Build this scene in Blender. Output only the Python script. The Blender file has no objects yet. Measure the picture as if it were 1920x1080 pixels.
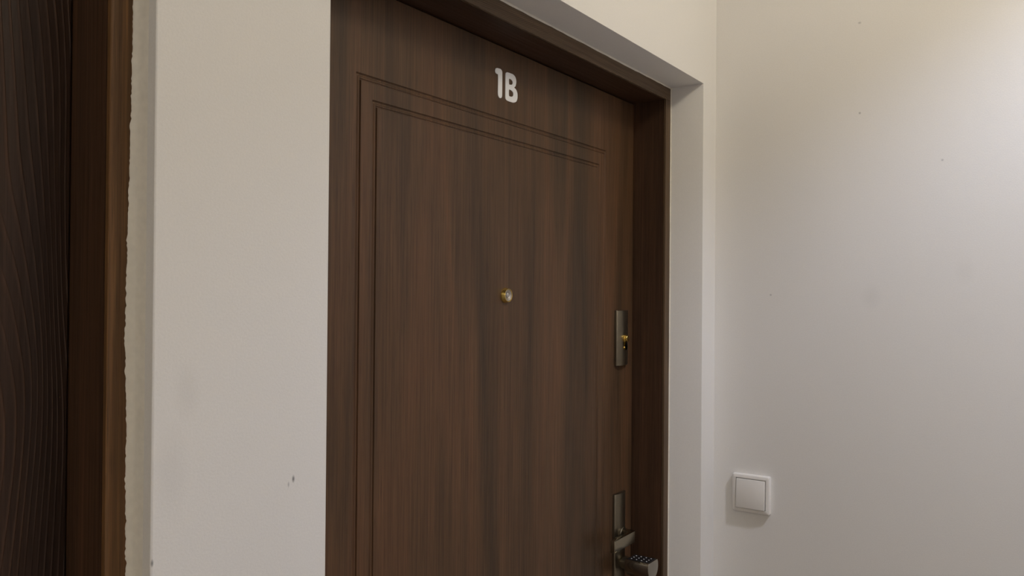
import bpy, bmesh, math, random
from mathutils import Matrix, Vector, noise

random.seed(7)
S = bpy.context.scene
C = bpy.context.scene.collection

# ------------------------------------------------------------------ camera
RIGHT = Vector((0.5620894739, -0.8270381001, 0.0079626752))
DOWN = Vector((0.0109904531, -0.0021577696, -0.9999372750))
FWD = Vector((0.8270034058, 0.5621417303, 0.0078766639))
CAM = Vector((-1.77194, -0.65959, 1.62))
cd = bpy.data.cameras.new('camera')
cam = bpy.data.objects.new('camera', cd)
C.objects.link(cam)
m = Matrix.Identity(4)
for i in range(3):
    m[i][0] = RIGHT[i]; m[i][1] = -DOWN[i]; m[i][2] = -FWD[i]; m[i][3] = CAM[i]
cam.matrix_world = m
cd.sensor_width = 36.0
cd.lens = 1550.0 / 1920.0 * 36.0
cd.clip_start = 0.02
S.camera = cam

# ------------------------------------------------------------------ world, exposure
w = bpy.data.worlds.new('world')
S.world = w
w.use_nodes = True
w.node_tree.nodes['Background'].inputs[0].default_value = (0.6, 0.65, 0.8, 1)
w.node_tree.nodes['Background'].inputs[1].default_value = 0.02
S.view_settings.view_transform = 'Standard'
S.view_settings.look = 'None'
S.view_settings.gamma = 1.0
S.view_settings.use_curve_mapping = False
S.view_settings.exposure = -0.12

# corridor lamps: position, power of the open bulb, power of the glowing glass bowl
LAMPS = [((-0.54, -1.02), 33.0, 14.0), ((-3.7, -0.90), 56.0, 23.0)]  # second lamp is unseen, added to brighten the surfaces facing left
LAMP_Z = 2.73
BULB_COL = (0.86, 0.98, 1.32)
GLASS_COL = (1.0, 0.92, 0.76)

# ------------------------------------------------------------------ measures
CEIL = 2.87
BACK_T = 0.30                     # thickness of the wall with the doors
FRONT_Y = -1.80                   # wall behind the camera
END_X = -5.2
O1 = (-1.1512, -0.0749, 2.0770)   # plastered opening of the numbered door: left, right, top
O2 = (-2.4300, -1.3541, 2.0770)   # opening of the neighbouring door
F1_Y, L1_Y = 0.0747, 0.1504       # frame face, leaf face
F2_Y, L2_Y = 0.0283, 0.0893


# ------------------------------------------------------------------ materials
class NT:
    def __init__(s, name):
        s.m = bpy.data.materials.new(name)
        s.m.use_nodes = True
        s.t = s.m.node_tree
        s.b = s.t.nodes['Principled BSDF']

    def n(s, kind, **kw):
        o = s.t.nodes.new(kind)
        for k, v in kw.items():
            if k[0] == 'i' and k[1:].isdigit():
                o.inputs[int(k[1:])].default_value = v
            elif k in o.inputs.keys():
                o.inputs[k].default_value = v
            else:
                setattr(o, k, v)
        return o

    def l(s, a, b):
        s.t.links.new(a, b)

    def co(s, scale=(1, 1, 1), loc=(0, 0, 0)):
        tc = s.n('ShaderNodeTexCoord')
        mp = s.n('ShaderNodeMapping')
        mp.inputs['Scale'].default_value = scale
        mp.inputs['Location'].default_value = loc
        s.l(tc.outputs['Object'], mp.inputs['Vector'])
        return mp.outputs[0]

    def noise(s, scale, vec, detail=3, rough=0.5, dist=0.0):
        n = s.n('ShaderNodeTexNoise')
        n.inputs['Scale'].default_value = scale
        n.inputs['Detail'].default_value = detail
        n.inputs['Roughness'].default_value = rough
        n.inputs['Distortion'].default_value = dist
        s.l(vec, n.inputs['Vector'])
        return n.outputs[0]

    def ramp(s, fac, pts, interp='LINEAR'):
        r = s.n('ShaderNodeValToRGB')
        r.color_ramp.interpolation = interp
        e = r.color_ramp.elements
        while len(e) < len(pts):
            e.new(0.5)
        for k, (p, c) in enumerate(pts):
            e[k].position = p
            e[k].color = (c, c, c, 1) if isinstance(c, (int, float)) else (*c, 1)
        s.l(fac, r.inputs[0])
        return r.outputs[0]

    def mul(s, a, b, fac=1.0, mode='MULTIPLY'):
        x = s.n('ShaderNodeMixRGB', blend_type=mode)
        x.inputs[0].default_value = fac
        s.l(a, x.inputs[1])
        if isinstance(b, tuple):
            x.inputs[2].default_value = (*b, 1)
        else:
            s.l(b, x.inputs[2])
        return x.outputs[0]

    def math(s, op, a, b=0.0):
        x = s.n('ShaderNodeMath', operation=op)
        for k, v in enumerate((a, b)):
            if isinstance(v, (int, float)):
                x.inputs[k].default_value = v
            else:
                s.l(v, x.inputs[k])
        return x.outputs[0]

    def bump(s, h, strength, dist, prev=None):
        b = s.n('ShaderNodeBump')
        b.inputs['Strength'].default_value = strength
        b.inputs['Distance'].default_value = dist
        s.l(h, b.inputs['Height'])
        if prev is not None:
            s.l(prev, b.inputs['Normal'])
        return b.outputs[0]

    def done(s, col=None, rough=None, normal=None, metal=None, coat=None, spec=None):
        for k, v in (('Base Color', col), ('Roughness', rough), ('Normal', normal), ('Metallic', metal),
                     ('Coat Weight', coat), ('Specular IOR Level', spec)):
            if v is None:
                continue
            if isinstance(v, tuple):
                s.b.inputs[k].default_value = (*v, 1)
            elif isinstance(v, (int, float)):
                s.b.inputs[k].default_value = v
            else:
                s.l(v, s.b.inputs[k])
        return s.m


def wall_mat(name, base, marks):
    """matt wall paint: roller stipple, faint blotches, and small scuffs (x, y, z, radius_h, radius_v, strength)"""
    t = NT(name)
    c = t.co()
    st = t.noise(420, c, 4, 0.6)
    bl = t.noise(2.3, c, 3, 0.5)
    und = t.noise(9, c, 2, 0.5)
    col = t.ramp(bl, [(0.3, tuple(x * 0.965 for x in base)), (0.7, base)])
    grain = t.ramp(st, [(0.25, 0.95), (0.75, 1.0)])
    col = t.mul(col, grain)
    tc = t.n('ShaderNodeTexCoord')
    for (x, y, z, rh, rv, k) in marks:
        v = t.n('ShaderNodeVectorMath', operation='SUBTRACT')
        v.inputs[1].default_value = (x, y, z)
        t.l(tc.outputs['Object'], v.inputs[0])
        sc = t.n('ShaderNodeVectorMath', operation='MULTIPLY')
        sc.inputs[1].default_value = (1 / rh, 1 / rh, 1 / rv)
        t.l(v.outputs[0], sc.inputs[0])
        ln = t.n('ShaderNodeVectorMath', operation='LENGTH')
        t.l(sc.outputs[0], ln.inputs[0])
        f = t.ramp(ln.outputs['Value'], [(0.25, (1 - k, 1 - k, 1 - k * 0.97)), (1.0, 1.0)])
        col = t.mul(col, f)
    nrm = t.bump(st, 0.12, 0.0012)
    nrm = t.bump(und, 0.10, 0.006, nrm)
    return t.done(col, 0.62, nrm, spec=0.25)


def wood_mat(name, dark, mid, red, axis='z', coat=0.14, coarse=0.0, rough=0.45, seed=0.0, width=1.0, fibre=0.34, rings=36.0):
    """brown oak-look foil: broad streaks, fine pores along the grain; coarse > 0 adds embossed cathedral lines"""
    t = NT(name)

    def sc(a, b):       # a across, b along the grain
        return {'z': (a, a, b), 'x': (b, a, a)}[axis]
    c1 = t.co(sc(10 * width, 0.75), (seed, seed, seed))
    c2 = t.co(sc(34 * width, 1.1), (seed + 3, 1, 2))
    c3 = t.co(sc(300, 5), (seed, 2, 5))
    c4 = t.co(sc(800, 22), (seed + 1, 2, 5))
    n1 = t.noise(1.0, c1, 3, 0.5, 0.6)
    n2 = t.noise(1.0, c2, 4, 0.6, 0.5)
    n3 = t.noise(1.0, c3, 3, 0.6, 0.2)
    n4 = t.noise(1.0, c4, 2, 0.5)
    base = t.ramp(n1, [(0.28, dark), (0.42, tuple(x * 0.85 for x in mid)), (0.50, mid), (0.58, red), (0.66, mid), (0.76, dark)])
    s2 = t.ramp(n2, [(0.28, (0.78, 0.80, 0.83)), (0.52, 1.0), (0.72, (1.10, 1.06, 1.0))])
    col = t.mul(base, s2)
    s3 = t.ramp(n3, [(0.30, 0.80), (0.50, 1.0), (0.72, 1.0 + fibre)])
    col = t.mul(col, s3)
    s4 = t.ramp(n4, [(0.32, 0.66), (0.45, 1.0)])
    col = t.mul(col, s4, 0.7)
    h = t.math('ADD', t.math('MULTIPLY', n3, 0.5), n4)
    nrm = t.bump(h, 0.22, 0.0006)
    if coarse > 0:
        # growth-ring contours: contour lines of a slow noise field give cathedral arches
        cc = t.co(sc(4.6, 0.8), (seed + 0.37, 0.2, 0.85))
        fld = t.noise(1.0, cc, 2.2, 0.45, 0.4)
        lin = t.co(sc(1.0, 0.0), (0, 0, 0))
        sep = t.n('ShaderNodeSeparateXYZ')
        t.l(lin, sep.inputs[0])
        ax = sep.outputs['X' if axis == 'z' else 'Z']
        ph = t.math('ADD', t.math('MULTIPLY', fld, rings), t.math('MULTIPLY', ax, rings * 3.2))
        fr_ = t.math('FRACT', ph)
        ln = t.ramp(fr_, [(0.0, 0.0), (0.62, 0.0), (0.82, 0.9), (0.90, 1.0), (1.0, 0.0)])
        amp = t.ramp(t.noise(1.0, t.co(sc(40, 5), (2, 2, 2)), 2, 0.5), [(0.35, 0.15), (0.65, 1.0)])
        ln = t.mul(ln, amp)
        lt = t.ramp(ln, [(0.0, 0.90), (1.0, 1.0 + 0.85 * coarse)])
        col = t.mul(col, lt)
        nrm = t.bump(ln, 0.6 * coarse, 0.0014, nrm)
    r = t.ramp(n3, [(0.3, rough + 0.10), (0.7, rough)])
    mm = t.done(col, r, nrm, coat=coat, spec=0.22)
    t.b.inputs['Coat Roughness'].default_value = 0.22
    return mm


def metal_mat(name, col, rough, brushed='z'):
    t = NT(name)
    c = t.co({'z': (600, 600, 14), 'x': (14, 600, 600), 'y': (600, 14, 600)}[brushed])
    n = t.noise(1.0, c, 3, 0.6)
    cc = t.ramp(n, [(0.3, tuple(x * 0.88 for x in col)), (0.7, col)])
    r = t.ramp(n, [(0.3, rough * 0.85), (0.7, rough * 1.15)])
    return t.done(cc, r, t.bump(n, 0.06, 0.0003), 1.0)


def plain_mat(name, col, rough=0.5, var=0.05, scale=60, spec=0.5, metal=0.0):
    t = NT(name)
    n = t.noise(scale, t.co(), 3)
    return t.done(t.ramp(n, [(0.3, tuple(x * (1 - var) for x in col)), (0.7, col)]), rough,
                  t.bump(n, 0.03, 0.0005), metal, spec=spec)


PAINT = (0.82, 0.80, 0.775)
M = {}
M['wall_back'] = wall_mat('wall_paint_back', PAINT, [
    (-1.1965, 0, 1.4297, 0.0022, 0.0045, 0.72), (-1.2027, 0, 1.4252, 0.0014, 0.0036, 0.35),
    (-1.3525, 0, 1.3847, 0.0016, 0.004, 0.6), (-1.32, 0, 1.53, 0.016, 0.03, 0.05), (-1.335, 0, 1.46, 0.02, 0.05, 0.05)])
M['wall_right'] = wall_mat('wall_paint_right', PAINT, [
    (0, -0.3011, 1.9921, 0.0028, 0.003, 0.4), (0, -0.1237, 1.6235, 0.003, 0.003, 0.3), (0, -0.4506, 1.8845, 0.003, 0.003, 0.3),
    (0, -0.325, 1.62, 0.022, 0.03, 0.045), (0, -0.49, 1.67, 0.02, 0.03, 0.03), (0, -0.30, 2.175, 0.004, 0.003, 0.3)])
M['wall'] = wall_mat('wall_paint', PAINT, [])
M['plaster'] = plain_mat('bare_plaster', (0.78, 0.74, 0.66), 0.8, 0.08, 140, 0.2)
M['ceiling'] = plain_mat('ceiling_paint', (0.80, 0.78, 0.74), 0.8, 0.03, 200, 0.2)
M['leaf'] = wood_mat('walnut_foil_leaf', (0.047, 0.028, 0.015), (0.088, 0.046, 0.022), (0.107, 0.052, 0.0245), seed=1.7)
M['leaf2'] = wood_mat('walnut_foil_neighbour', (0.030, 0.016, 0.011), (0.036, 0.019, 0.012), (0.042, 0.021, 0.012), coarse=1.0, coat=0.06, seed=4.1)
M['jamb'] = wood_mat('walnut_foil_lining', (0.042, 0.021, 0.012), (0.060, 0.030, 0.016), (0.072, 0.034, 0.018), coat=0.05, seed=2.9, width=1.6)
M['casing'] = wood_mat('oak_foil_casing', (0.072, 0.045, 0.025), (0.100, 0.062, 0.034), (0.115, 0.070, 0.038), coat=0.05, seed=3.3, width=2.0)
M['casing2'] = wood_mat('oak_foil_casing_neighbour', (0.085, 0.044, 0.018), (0.125, 0.064, 0.025), (0.150, 0.073, 0.028), coat=0.05, seed=6.3, width=3.0, fibre=0.8)
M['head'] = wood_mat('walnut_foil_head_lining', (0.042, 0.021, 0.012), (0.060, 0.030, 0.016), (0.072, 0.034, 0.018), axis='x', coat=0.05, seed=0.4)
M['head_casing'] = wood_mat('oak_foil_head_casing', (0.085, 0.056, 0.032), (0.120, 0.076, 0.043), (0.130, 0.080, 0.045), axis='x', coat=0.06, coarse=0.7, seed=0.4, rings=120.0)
M['plate'] = metal_mat('bronze_satin_metal', (0.225, 0.193, 0.140), 0.36)
M['lever'] = metal_mat('bronze_satin_lever', (0.33, 0.29, 0.21), 0.22, 'x')
M['brass'] = metal_mat('polished_brass', (0.90, 0.66, 0.20), 0.22)
M['chrome'] = metal_mat('satin_nickel', (0.40, 0.37, 0.32), 0.17, 'y')
M['black'] = plain_mat('black_plastic', (0.012, 0.012, 0.013), 0.35)
M['slot'] = plain_mat('dark_keyway', (0.015, 0.012, 0.008), 0.6)
M['dot'] = plain_mat('white_print', (0.80, 0.80, 0.80), 0.5)
M['sticker'] = plain_mat('white_vinyl', (0.88, 0.89, 0.92), 0.45, 0.02)
M['switch'] = plain_mat('white_switch_plastic', (0.80, 0.775, 0.745), 0.32, 0.02)
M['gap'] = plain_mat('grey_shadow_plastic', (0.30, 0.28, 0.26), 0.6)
M['lens'] = plain_mat('peephole_lens', (0.34, 0.32, 0.30), 0.08, 0.2, 300, 0.8)
M['lens_ring'] = metal_mat('peephole_barrel', (0.45, 0.41, 0.36), 0.35)
M['white_metal'] = plain_mat('white_lamp_metal', (0.8, 0.8, 0.78), 0.4)


def glow_mat():
    t = NT('warm_glowing_glass')
    n = t.noise(20, t.co(), 2)
    c = t.ramp(n, [(0.3, (1.0, 0.74, 0.40)), (0.7, (1.0, 0.80, 0.48))])
    t.l(c, t.b.inputs['Emission Color'])
    t.b.inputs['Emission Strength'].default_value = 2.5
    return t.done(c, 0.3)


M['glow'] = glow_mat()


def tile_mat():
    t = NT('grey_floor_tile')
    b = t.n('ShaderNodeTexBrick', offset=0.0)
    b.inputs['Scale'].default_value = 1.0
    b.inputs['Brick Width'].default_value = 0.4
    b.inputs['Row Height'].default_value = 0.4
    b.inputs['Mortar Size'].default_value = 0.004
    b.inputs['Color1'].default_value = (0.37, 0.30, 0.23, 1)
    b.inputs['Color2'].default_value = (0.34, 0.275, 0.21, 1)
    b.inputs['Mortar'].default_value = (0.16, 0.15, 0.14, 1)
    t.l(t.co(), b.inputs['Vector'])
    return t.done(b.outputs[0], 0.45)


M['tile'] = tile_mat()


# ------------------------------------------------------------------ helpers
def tag(o, label=None, cat=None, group=None, kind=None):
    for k, v in (('label', label), ('category', cat), ('group', group), ('kind', kind)):
        if v:
            o[k] = v
    return o


def empty(name, loc):
    o = bpy.data.objects.new(name, None)
    o.location = loc
    o.empty_display_size = 0.1
    C.objects.link(o)
    return o


def world_of(o):
    p = Vector((0, 0, 0))
    while o is not None:
        p += Vector(o.location)
        o = o.parent
    return p


def obj(name, bm, mat, parent=None, smooth=False, angle=None, mats=None):
    """link a bmesh whose vertices are in world space as one mesh object; with a parent it is re-based to the parent's origin"""
    if parent is not None:
        bmesh.ops.translate(bm, verts=bm.verts, vec=-world_of(parent))
    bmesh.ops.recalc_face_normals(bm, faces=bm.faces)
    me = bpy.data.meshes.new(name)
    if smooth:
        for f in bm.faces:
            f.smooth = True
        if angle:
            for e in bm.edges:
                if len(e.link_faces) == 2 and e.calc_face_angle(0) > angle:
                    e.smooth = False
    bm.to_mesh(me)
    bm.free()
    for x in (mats or [mat]):
        me.materials.append(M[x])
    o = bpy.data.objects.new(name, me)
    o.parent = parent
    C.objects.link(o)
    return o


def box(bm, x0, x1, y0, y1, z0, z1, bev=0.0, seg=2):
    r = bmesh.ops.create_cube(bm, size=1.0)
    vs = r['verts']
    for v in vs:
        v.co = Vector(((x0 + x1) / 2 + v.co.x * (x1 - x0), (y0 + y1) / 2 + v.co.y * (y1 - y0), (z0 + z1) / 2 + v.co.z * (z1 - z0)))
    if bev:
        es = list({e for v in vs for e in v.link_edges})
        bmesh.ops.bevel(bm, geom=es, offset=bev, segments=seg, profile=0.5, affect='EDGES')
    return bm


def nb():
    return bmesh.new()


def prism(bm, pts, axis, a, b, bev=0.0, seg=2):
    """extrude a 2-D outline along an axis: axis 'z' -> (x, y), axis 'y' -> (x, z)"""
    def p(u, v, t):
        return (u, v, t) if axis == 'z' else (u, t, v)
    lo = [bm.verts.new(p(u, v, a)) for u, v in pts]
    hi = [bm.verts.new(p(u, v, b)) for u, v in pts]
    fs = [bm.faces.new(lo[::-1]), bm.faces.new(hi)]
    n = len(pts)
    for i in range(n):
        bm.faces.new((lo[i], lo[(i + 1) % n], hi[(i + 1) % n], hi[i]))
    bmesh.ops.recalc_face_normals(bm, faces=bm.faces)
    if bev:
        es = [e for f in fs for e in f.edges]
        bmesh.ops.bevel(bm, geom=list(set(es)), offset=bev, segments=seg, profile=0.5, affect='EDGES')
    return bm


def lathe_y(bm, cx, cz, prof, n=40):
    """revolve (radius, y) about an axis along Y"""
    rings = []
    for r, y in prof:
        if r <= 1e-6:
            rings.append([bm.verts.new((cx, y, cz))])
        else:
            rings.append([bm.verts.new((cx + r * math.cos(2 * math.pi * k / n), y, cz + r * math.sin(2 * math.pi * k / n))) for k in range(n)])
    for a, b in zip(rings, rings[1:]):
        for k in range(n):
            q = (k + 1) % n
            if len(a) == 1 and len(b) == 1:
                continue
            if len(a) == 1:
                bm.faces.new((a[0], b[k], b[q]))
            elif len(b) == 1:
                bm.faces.new((a[k], a[q], b[0]))
            else:
                bm.faces.new((a[k], a[q], b[q], b[k]))
    return bm


def lathe_z(bm, cx, cy, prof, n=40):
    lathe_y(bm, 0, 0, prof, n)
    for v in bm.verts:
        x, y, z = v.co
        v.co = (cx + x, cy + z, y)
    return bm


# ------------------------------------------------------------------ the setting
def wall_with_openings():
    """door wall: a slab of cells, the two openings left free, opening edges rounded off"""
    bm = nb()
    xs = sorted({END_X - 0.2, O2[0], O2[1], O1[0], O1[1], 0.0})
    zs = [0.0, O1[2], CEIL]
    vd = {}

    def v(x, y, z):
        k = (round(x, 5), round(y, 5), round(z, 5))
        if k not in vd:
            vd[k] = bm.verts.new((x, y, z))
        return vd[k]

    def solid(i, j):
        if i < 0 or j < 0 or i >= len(xs) - 1 or j >= len(zs) - 1:
            return False
        c = (xs[i] + xs[i + 1]) / 2
        return not (j == 0 and (O1[0] < c < O1[1] or O2[0] < c < O2[1]))
    T = BACK_T
    for i in range(len(xs) - 1):
        for j in range(len(zs) - 1):
            if not solid(i, j):
                continue
            x0, x1, z0, z1 = xs[i], xs[i + 1], zs[j], zs[j + 1]
            for y in (0, T):
                bm.faces.new((v(x0, y, z0), v(x1, y, z0), v(x1, y, z1), v(x0, y, z1)))
            for (di, dj, a, b) in ((-1, 0, (x0, z0), (x0, z1)), (1, 0, (x1, z0), (x1, z1)), (0, -1, (x0, z0), (x1, z0)), (0, 1, (x0, z1), (x1, z1))):
                if not solid(i + di, j + dj):
                    bm.faces.new((v(a[0], 0, a[1]), v(b[0], 0, b[1]), v(b[0], T, b[1]), v(a[0], T, a[1])))
    bmesh.ops.recalc_face_normals(bm, faces=bm.faces)
    big, small = [], []
    for e in bm.edges:
        p, q = e.verts[0].co, e.verts[1].co
        if max(abs(p.y), abs(q.y)) < 1e-6 and len(e.link_faces) == 2 and e.calc_face_angle(0) > 0.5:
            if abs(p.x - O2[1]) < 1e-4 and abs(q.x - O2[1]) < 1e-4:
                big.append(e)
            elif (p.z + q.z) / 2 < O1[2] + 1e-3 and END_X < p.x < -0.01:
                small.append(e)
    bmesh.ops.bevel(bm, geom=small, offset=0.0012, segments=2, profile=0.5, affect='EDGES')
    big = [e for e in bm.edges if len(e.link_faces) == 2 and e.calc_face_angle(0) > 0.5
           and all(abs(x.co.x - O2[1]) < 1e-4 and abs(x.co.y) < 1e-6 for x in e.verts)]
    if big:
        bmesh.ops.bevel(bm, geom=big, offset=0.0045, segments=4, profile=0.5, affect='EDGES')
    o = obj('wall_back', bm, 'wall_back', smooth=True, angle=0.6)
    return tag(o, 'cream painted wall holding the two brown doors', 'wall', kind='structure')


wall_back = wall_with_openings()
tag(obj('wall_right', box(nb(), 0.0, 0.2, FRONT_Y - 0.2, BACK_T, 0, CEIL), 'wall_right'),
    'plain cream painted wall carrying the light switch', 'wall', kind='structure')
tag(obj('wall_front', box(nb(), END_X - 0.2, 0.0, FRONT_Y - 0.2, FRONT_Y, 0, CEIL), 'wall'),
    'plain cream corridor wall facing the two doors', 'wall', kind='structure')
tag(obj('wall_left', box(nb(), END_X - 0.2, END_X, FRONT_Y, 0.0, 0, CEIL), 'wall'),
    'plain cream wall closing the far corridor end', 'wall', kind='structure')
tag(obj('floor', box(nb(), END_X - 0.2, 0.2, FRONT_Y - 0.2, BACK_T, -0.1, 0.0), 'tile'),
    'grey tiled corridor floor', 'floor', kind='structure')
tag(obj('ceiling', box(nb(), END_X - 0.2, 0.2, FRONT_Y - 0.2, BACK_T, CEIL, CEIL + 0.1), 'ceiling'),
    'white painted corridor ceiling', 'ceiling', kind='structure')


# ragged skim of paint and filler running down the edge of the neighbouring frame
def lerp_tab(tab, t):
    for (a, b), (c, d) in zip(tab, tab[1:]):
        if t <= c:
            return b + (d - b) * max(0.0, (t - a)) / (c - a)
    return tab[-1][1]


RAG = [(0.0, 0.0012), (1.20, 0.0012), (1.40, 0.0016), (1.47, 0.0028), (1.50, 0.0020), (1.58, 0.0046), (1.62, 0.0040), (1.66, 0.0034), (1.70, 0.0026), (1.80, 0.0010), (1.86, 0.0004), (2.08, 0.0003)]


def filler():
    bm = nb()
    z, rows = 0.0, []
    x0 = O2[1]
    while z <= O2[2] - 0.0005:
        k = 1.0 if 1.25 < z < 1.98 else 0.5
        e = lerp_tab(RAG, z) + k * (0.0010 * noise.noise(Vector((0, 3.1, z * 70))) + 0.0011 * noise.noise(Vector((5, 1, z * 190))) + 0.0008 * noise.noise(Vector((9, 1, z * 420))))
        e = max(e, 0.0003)
        lump = 0.0001 * noise.noise(Vector((2, 7, z * 110)))
        prof = [(x0 + 0.0005, 0.0105), (x0 - 0.0003, 0.0125), (x0 - 0.0009, 0.0175), (x0 - 0.0020, 0.0222 + lump), (x0 - 0.0034, 0.0252 + lump),
                (x0 - 0.0042 - 0.6 * e, 0.0266 + lump), (x0 - 0.0044 - e, 0.0276), (x0 - 0.0044 - e, F2_Y + 0.002), (x0 + 0.0005, F2_Y + 0.002)]
        rows.append([bm.verts.new((x, y, z)) for x, y in prof])
        z += 0.0022 if 1.25 < z < 1.99 else 0.02
    for a, b in zip(rows, rows[1:]):
        n = len(a)
        for i in range(n):
            bm.faces.new((a[i], a[(i + 1) % n], b[(i + 1) % n], b[i]))
    bm.faces.new(rows[0])
    bm.faces.new(rows[-1][::-1])
    return tag(obj('filler_edge', bm, 'plaster', wall_back, smooth=True, angle=0.9), 'ragged white filler line along the door frame')


filler()


def caulk(a, b, along):
    """thin pale bead between plaster reveal and frame face of the numbered door"""
    bm = nb()
    r = 0.0026
    sec = [(0, 0)] + [(r * (1 - math.sin(t)), r * (1 - math.cos(t))) for t in (0, 0.4, 0.8, 1.2, math.pi / 2)] + [(0, 0)]
    sec = [(r, 0.0)] + [(r - r * math.sin(t), r - r * math.cos(t)) for t in (0.3, 0.6, 0.95, 1.25)] + [(0.0, r), (-0.0005, -0.0005)]
    rows = []
    N = 60
    for i in range(N + 1):
        t = a + (b - a) * i / N
        k = 1.0 + 0.35 * noise.noise(Vector((t * 35, 1.3, 4.2)))
        rows.append([bm.verts.new(((along[0] - u * k, F1_Y - v * k, t) if along[1] == 'z' else (t, F1_Y - v * k, along[0] - u * k))) for u, v in sec])
    for p, q in zip(rows, rows[1:]):
        n = len(p)
        for i in range(n):
            bm.faces.new((p[i], p[(i + 1) % n], q[(i + 1) % n], q[i]))
    bm.faces.new(rows[0])
    bm.faces.new(rows[-1][::-1])
    obj('caulk_bead', bm, 'plaster', wall_back, smooth=True, angle=0.9)


caulk(0.0, O1[2], (O1[1], 'z'))
caulk(O1[0], O1[1], (O1[2], 'x'))


# ------------------------------------------------------------------ doors
def leaf_mesh(x0, x1, z0, z1, y, thick, g1, g2):
    """door leaf with two milled rectangular grooves; g = (left, right, bottom, top) outer edge of each groove"""
    bm = nb()
    prof = [(0.0, 0.0), (0.0008, 0.0016), (0.0022, 0.0030), (0.0036, 0.0026), (0.0052, 0.0012), (0.0066, 0.0011), (0.0078, 0.0024), (0.0088, 0.0026), (0.0098, 0.0)]
    loops = [((x0, x1, z0, z1), thick), ((x0, x1, z0, z1), 0.0015), ((x0 + 0.0015, x1 - 0.0015, z0 + 0.0015, z1 - 0.0015), 0.0)]
    for g in (g1, g2):
        for i, d in prof:
            loops.append(((g[0] + i, g[1] - i, g[2] + i, g[3] - i), d * 0.75))
    rings = []
    for (a, b, c, d), dep in loops:
        rings.append([bm.verts.new(p) for p in ((a, y + dep, c), (b, y + dep, c), (b, y + dep, d), (a, y + dep, d))])
    for p, q in zip(rings, rings[1:]):
        for i in range(4):
            bm.faces.new((p[i], p[(i + 1) % 4], q[(i + 1) % 4], q[i]))
    bm.faces.new(rings[-1])
    bm.faces.new(rings[0][::-1])
    return bm


def frame(door, op, fy, ly, inx0, inx1, top, casing):
    """frame: two jamb linings and the head lining with a rebate that the leaf closes against, each faced with a thin casing board"""
    back = ly + 0.085
    cy = fy + 0.006
    for a, b, s in ((op[0], inx0, 1), (inx1, op[1], -1)):
        bm = nb()
        box(bm, a, b, cy, back, 0.0, top)
        st = (b - 0.002, b + 0.012) if s == 1 else (a - 0.012, a + 0.002)
        box(bm, st[0], st[1], ly + 0.053, back, 0.0, top)
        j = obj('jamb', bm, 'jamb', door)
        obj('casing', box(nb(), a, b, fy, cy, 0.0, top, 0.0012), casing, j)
    bm = nb()
    box(bm, op[0], op[1], cy, back, top, op[2])
    box(bm, inx0, inx1, ly + 0.053, back, top - 0.012, top + 0.002)
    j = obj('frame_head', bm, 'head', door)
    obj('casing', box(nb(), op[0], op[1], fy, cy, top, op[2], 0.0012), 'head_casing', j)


# --- the numbered door
IN1 = (-1.1210, -0.1008, 2.0475)
d1 = empty('door_1', (-0.611, L1_Y, 0.0))
tag(d1, 'dark walnut panelled flat door marked 1B with peephole, between plaster reveals', 'door', kind='structure')
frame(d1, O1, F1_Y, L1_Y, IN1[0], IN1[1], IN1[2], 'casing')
leaf = obj('door_leaf', leaf_mesh(IN1[0] + 0.003, IN1[1] - 0.003, 0.008, IN1[2] - 0.003, L1_Y, 0.05,
                                  (-0.9625, -0.2333, 0.13, 1.9225), (-0.9303, -0.2630, 0.163, 1.8903)), 'leaf', d1)

# white lettering 1B, cut from vinyl (outlines in millimetres on the leaf)
ONE = [(-636.8, 1998.9), (-635.3, 2002.0), (-631.3, 2003.7), (-625.7, 2004.2), (-620.1, 2004.1), (-616.8, 2001.6), (-616.1, 1998.0), (-616.1, 1961.0), (-617.2, 1956.9), (-620.2, 1954.8),
       (-624.2, 1955.0), (-627.5, 1958.2), (-628.3, 1963.0), (-628.4, 1993.4), (-632.8, 1993.8), (-636.3, 1995.8)]
BEE = [(-606.3, 1998.4), (-605.2, 2001.4), (-601.3, 2003.3), (-590.5, 2003.8), (-582.1, 2003.4), (-576.1, 2000.4), (-573.5, 1995.3), (-573.7, 1989.5), (-575.9, 1984.3), (-579.2, 1981.6),
       (-574.1, 1979.4), (-570.1, 1975.0), (-568.8, 1969.5), (-569.6, 1963.1), (-572.9, 1958.2), (-579.7, 1955.2), (-586.4, 1954.4), (-600.5, 1954.4), (-605.0, 1956.4), (-606.3, 1960.1)]
BH1 = [(-595.2, 1993.4), (-589.5, 1993.5), (-585.3, 1991.8), (-584.1, 1989.0), (-586.0, 1985.4), (-590.2, 1984.1), (-595.2, 1984.1)]
BH2 = [(-595.0, 1974.7), (-588.4, 1974.7), (-583.3, 1972.7), (-581.9, 1968.9), (-584.1, 1965.0), (-588.2, 1963.8), (-595.0, 1963.8)]


def smooth_loop(pts, n=5):
    out = []
    L = len(pts)
    for i in range(L):
        p0, p1, p2, p3 = (Vector(pts[(i + k - 1) % L]) for k in range(4))
        seg = (p2 - p1).length
        p0 = p1 + (p0 - p1) * min(1, seg / max((p0 - p1).length, 1e-6))
        p3 = p2 + (p3 - p2) * min(1, seg / max((p3 - p2).length, 1e-6))
        for k in range(n):
            t = k / n
            q = 0.5 * ((2 * p1) + (p2 - p0) * t + (2 * p0 - 5 * p1 + 4 * p2 - p3) * t * t + (3 * p1 - p0 - 3 * p2 + p3) * t ** 3)
            out.append(q)
    return out


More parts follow.
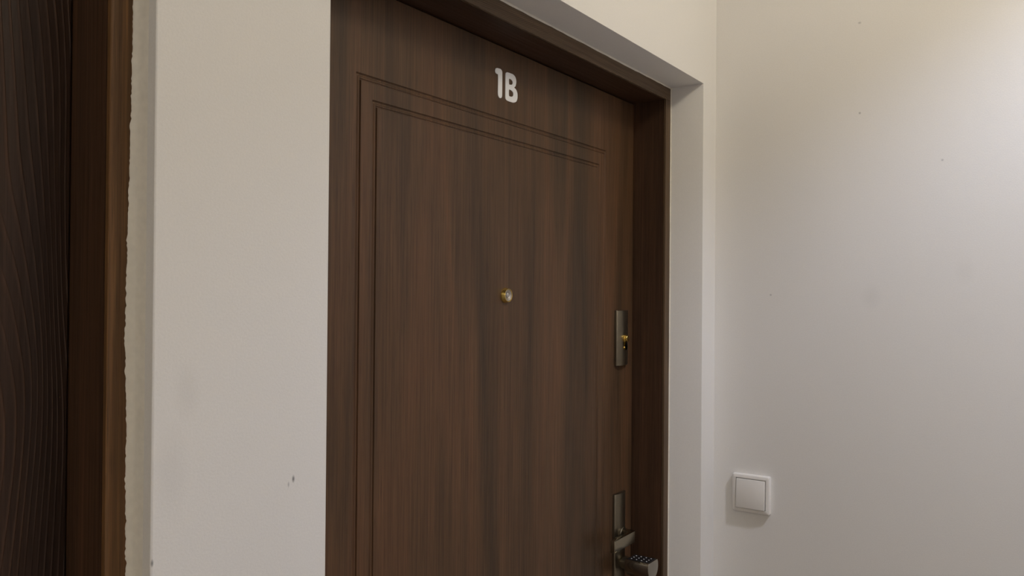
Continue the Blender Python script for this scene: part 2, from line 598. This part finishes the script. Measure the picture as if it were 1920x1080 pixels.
def sticker(name, loops, label):
    cu = bpy.data.curves.new('outline', 'CURVE')
    cu.dimensions = '2D'
    cu.fill_mode = 'BOTH'
    cu.extrude = 0.0004
    for lp in loops:
        pts = smooth_loop(lp)
        sp = cu.splines.new('POLY')
        sp.points.add(len(pts) - 1)
        for k, p in enumerate(pts):
            sp.points[k].co = (p.x / 1000, p.y / 1000, 0, 1)
        sp.use_cyclic_u = True
    tmp = bpy.data.objects.new('outline', cu)
    C.objects.link(tmp)
    me = bpy.data.meshes.new_from_object(tmp.evaluated_get(bpy.context.evaluated_depsgraph_get()))
    bpy.data.objects.remove(tmp)
    bm = nb()
    bm.from_mesh(me)
    bpy.data.meshes.remove(me)
    for v in bm.verts:
        x, y, z = v.co
        v.co = (x, L1_Y - 0.0004 - z, y)
    o = obj(name, bm, 'sticker', d1)
    o['label'] = label
    return o


sticker('number_one', [ONE], 'white vinyl numeral 1')
sticker('letter_b', [BEE, BH1, BH2], 'white vinyl letter B')

# peephole
PX, PZ = -0.6009, 1.6185
y = L1_Y
pe = obj('peephole', lathe_y(nb(), PX, PZ, [(0.0, y + 0.002), (0.0133, y + 0.002), (0.0133, y - 0.0008), (0.0128, y - 0.0018), (0.0114, y - 0.0068), (0.0111, y - 0.0074), (0.0106, y - 0.0074), (0.0104, y - 0.0068), (0.0104, y - 0.0045), (0.0, y - 0.0045)]), 'brass', d1, True, 0.7)
pe['label'] = 'brass door peephole'
obj('lens_bezel', lathe_y(nb(), PX, PZ, [(0.0102, y - 0.0044), (0.0102, y - 0.0062), (0.0096, y - 0.0068), (0.0080, y - 0.0062), (0.0050, y - 0.0056), (0.0040, y - 0.0044)]), 'lens_ring', pe, True, 0.9)
obj('lens', lathe_y(nb(), PX, PZ, [(0.0046, y - 0.0046), (0.0044, y - 0.0054), (0.0032, y - 0.0063), (0.0016, y - 0.0068), (0.0, y - 0.0069)]), 'lens', pe, True)


def bowed_plate(x0, x1, z0, z1, y, edge, crown, n=14):
    """escutcheon plate: straight sides, front bowed across its width"""
    bm = nb()
    cx, hw = (x0 + x1) / 2, (x1 - x0) / 2
    pts = [(x0, y), (x0, y - edge + 0.0008)]
    for k in range(n + 1):
        u = -1 + 2 * k / n
        pts.append((cx + u * (hw - 0.0008), y - edge - crown * (1 - u * u)))
    pts += [(x1, y - edge + 0.0008), (x1, y)]
    prism(bm, pts, 'z', z0, z1, 0.0009)
    return bm


# upper lock
LX0, LX1 = -0.191, -0.137
lk = obj('lock_plate', bowed_plate(LX0, LX1, 1.4695, 1.5875, L1_Y, 0.0058, 0.0050), 'plate', d1, True, 0.5)
lk['label'] = 'satin bronze lock escutcheon with brass cylinder'
CX, CZ = -0.1630, 1.5275


def euro_profile(cx, cz, r, w, drop, n=20):
    a0 = math.asin(w / r)
    pts = [(cx + r * math.sin(a0 + (2 * math.pi - 2 * a0) * k / n), cz - r * math.cos(a0 + (2 * math.pi - 2 * a0) * k / n)) for k in range(n + 1)]
    pts = pts[::-1]
    low = [(cx + w * math.sin(t), cz - drop + w - w * math.cos(t)) for t in (math.pi / 2, math.pi / 4, 0, -math.pi / 4, -math.pi / 2)]
    return pts + low[::-1]


yc = L1_Y - 0.0108
cyl = obj('lock_cylinder', prism(nb(), euro_profile(CX, CZ, 0.0082, 0.0048, 0.0245), 'y', yc + 0.004, yc - 0.0035, 0.0006), 'brass', lk, True, 0.5)
plug = obj('key_plug', lathe_y(nb(), CX, CZ, [(0.0066, yc - 0.002), (0.0066, yc - 0.0072), (0.0060, yc - 0.0080), (0.0, yc - 0.0080)]), 'brass', lk, True, 0.6)
bm = box(nb(), CX - 0.0008, CX + 0.0008, yc - 0.0083, yc - 0.0070, CZ - 0.0048, CZ + 0.0040)
obj('keyhole', bm, 'slot', lk)

# handle: long plate, lever on a bent neck
HX0, HX1 = -0.1940, -0.1440
hp = obj('handle_plate', bowed_plate(HX0, HX1, 0.962, 1.1965, L1_Y, 0.0058, 0.0045), 'plate', d1, True, 0.5)
hp['label'] = 'satin bronze handle plate'
# lever seen from above: neck out of the plate, rounded bend, bar towards the hinges
xr, yf = -0.1600, L1_Y - 0.0400          # outer right side, front face
th = 0.0105
R1 = 0.008
outer = [(xr, L1_Y - 0.006)] + [(xr - R1 + R1 * math.cos(t), yf + R1 - R1 * math.sin(t)) for t in [k * math.pi / 20 for k in range(11)]]
xl = -0.2600
R2 = 0.006
tip = [(xl + 0.0012, yf), (xl, yf + 0.0012), (xl, yf + th - 0.001), (xl + 0.001, yf + th)]
xi, yi = xr - 0.016, yf + th
inner = [(xi - R2 + R2 * math.sin(t), yi + R2 - R2 * math.cos(t)) for t in [k * math.pi / 16 for k in range(9)]] + [(xi, L1_Y - 0.006)]
LZ0, LZ1 = 1.0955, 1.1195
obj('lever', prism(nb(), outer + tip + inner, 'z', LZ0, LZ1, 0.0008), 'lever', hp, True, 0.5)
obj('lever_rose', lathe_y(nb(), (xr + xi) / 2, (LZ0 + LZ1) / 2, [(0.0165, L1_Y - 0.008), (0.0165, L1_Y - 0.0135), (0.0155, L1_Y - 0.0145), (0.0, L1_Y - 0.0145)]), 'plate', hp, True, 0.6)

# keypad knob below the lever: round bar cut flat on top
KX, KZ, KR, FLAT = -0.1640, 1.0490, 0.0248, 1.0622
kb_y0, kb_y1 = L1_Y - 0.026, L1_Y - 0.0815


def d_profile(r, n=36):
    a = math.acos((FLAT - KZ) / r)
    return [(KX + r * math.sin(t), KZ + r * math.cos(t)) for t in [a + (2 * math.pi - 2 * a) * k / n for k in range(n + 1)]]


kn = obj('keypad_knob', prism(nb(), d_profile(KR), 'y', kb_y0, kb_y1, 0.0016, 3), 'chrome', d1, True, 0.5)
kn['label'] = 'satin nickel code lock knob with black keypad'
obj('knob_neck', lathe_y(nb(), KX, KZ - 0.001, [(0.0135, L1_Y - 0.008), (0.0135, L1_Y - 0.0265), (0.0, L1_Y - 0.0265)]), 'plate', kn, True, 0.6)
obj('keypad', box(nb(), KX - 0.0188, KX + 0.0188, kb_y1 + 0.0030, kb_y0 - 0.0030, FLAT - 0.001, FLAT + 0.0006, 0.0004), 'black', kn)
btn = None
for i in range(3):
    for j in range(4):
        bx, by = KX - 0.0115 + i * 0.0115, kb_y1 + 0.0105 + j * 0.0115
        if btn is None:
            btn = obj('keypad_button', lathe_z(nb(), 0, 0, [(0.0, -0.0003), (0.0014, -0.0003), (0.0014, 0.0003), (0.0, 0.0003)], 10), 'dot', kn)
            btn.data.transform(Matrix.Translation(world_of(kn)))
            o = btn
        else:
            o = btn.copy()
            C.objects.link(o)
        o.location = Vector((bx, by, FLAT + 0.0007)) - world_of(kn)

# --- the neighbouring door
IN2 = (-2.4050, -1.3790, 2.0475)
d2 = empty('door_2', (-1.892, L2_Y, 0.0))
tag(d2, 'near-black brown wooden door with embossed grain beside ragged filler edge', 'door', kind='structure')
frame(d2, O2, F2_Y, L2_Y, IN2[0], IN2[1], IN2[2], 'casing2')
obj('door_leaf', leaf_mesh(IN2[0] + 0.003, IN2[1] - 0.001, 0.008, IN2[2] - 0.003, L2_Y, 0.05,
                           (-2.265, -1.512, 0.13, 1.9225), (-2.232, -1.545, 0.163, 1.8903)), 'leaf2', d2)
hp2 = obj('handle_plate', bowed_plate(-2.375, -2.325, 0.962, 1.1965, L2_Y, 0.0058, 0.0045), 'plate', d2, True, 0.5)
bm = prism(nb(), [(-2.359 - (p[0] - xr), p[1] - L1_Y + L2_Y) for p in outer + tip + inner], 'z', LZ0, LZ1, 0.0008)
obj('lever', bm, 'lever', hp2, True, 0.5)

# ------------------------------------------------------------------ light switch
SY, SZ, SH = -0.0862, 1.1955, 0.0405
sw = empty('light_switch', (0.0, SY, SZ))
tag(sw, 'square white rocker light switch on the cream wall', 'light switch')


def switch_frame():
    """bevelled square ring standing on the wall"""
    bm = nb()
    ri = 0.0322
    loops = [(SH, 0.0), (SH, 0.0085), (SH - 0.0010, 0.0106), (SH - 0.0028, 0.0116), (ri + 0.0010, 0.0120), (ri, 0.0114), (ri, 0.004)]
    rings = []
    for h, d in loops:
        c = []
        rr = 0.003 if h > 0.036 else 0.0012
        for (sy, sz, a0) in ((1, 1, 0), (-1, 1, 90), (-1, -1, 180), (1, -1, 270)):
            for k in range(4):
                a = math.radians(a0 + 30 * k)
                c.append(bm.verts.new((-d, SY + sy * (h - rr) + rr * math.cos(a), SZ + sz * (h - rr) + rr * math.sin(a))))
        rings.append(c)
    n = len(rings[0])
    for p, q in zip(rings, rings[1:]):
        for i in range(n):
            bm.faces.new((p[i], p[(i + 1) % n], q[(i + 1) % n], q[i]))
    bm.faces.new(rings[-1])
    bm.faces.new(rings[0][::-1])
    return bm


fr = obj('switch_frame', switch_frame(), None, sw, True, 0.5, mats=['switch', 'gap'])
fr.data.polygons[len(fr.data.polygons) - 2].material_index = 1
bm = nb()
rh = 0.0310
box(bm, -0.0146, -0.0045, SY - rh, SY + rh, SZ - rh, SZ + rh, 0.0012)
for v in bm.verts:       # rocked: lower half stands out
    if v.co.x < -0.008:
        v.co.x -= 0.0016 * (SZ - v.co.z) / rh
obj('rocker', bm, 'switch', sw, True, 0.5)

# ------------------------------------------------------------------ ceiling lamps
for i, ((lx, ly), p_open, p_glow) in enumerate(LAMPS):
    t = empty('ceiling_lamp', (lx, ly, CEIL))
    tag(t, ['round ceiling lamp with warm glass bowl by the switch wall', 'unseen added fill lamp with warm glass bowl near the corridor end'][i], 'ceiling lamp', 'corridor ceiling lamps')
    obj('base', lathe_z(nb(), lx, ly, [(0.0, CEIL), (0.075, CEIL), (0.075, CEIL - 0.02), (0.0, CEIL - 0.02)]), 'white_metal', t, True, 0.6)
    obj('glass_bowl', lathe_z(nb(), lx, ly, [(0.070, CEIL - 0.018), (0.085, CEIL - 0.045), (0.088, CEIL - 0.075), (0.080, CEIL - 0.10), (0.05, CEIL - 0.118), (0.0, CEIL - 0.124)]), 'glow', t, True)
    ld = bpy.data.lights.new('lamp_downlight', 'SPOT')
    ld.energy = p_open
    ld.color = BULB_COL
    ld.spot_size = math.radians(112)
    ld.spot_blend = 0.50
    ld.shadow_soft_size = 0.045
    lo = bpy.data.objects.new('lamp_downlight', ld)
    lo.location = (0, 0, LAMP_Z - CEIL)
    lo.parent = t
    C.objects.link(lo)
    gd = bpy.data.lights.new('lamp_glow', 'POINT')
    gd.energy = p_glow
    gd.color = GLASS_COL
    gd.shadow_soft_size = 0.07
    go = bpy.data.objects.new('lamp_glow', gd)
    go.location = (0, 0, LAMP_Z - CEIL - 0.06)
    go.parent = t
    C.objects.link(go)
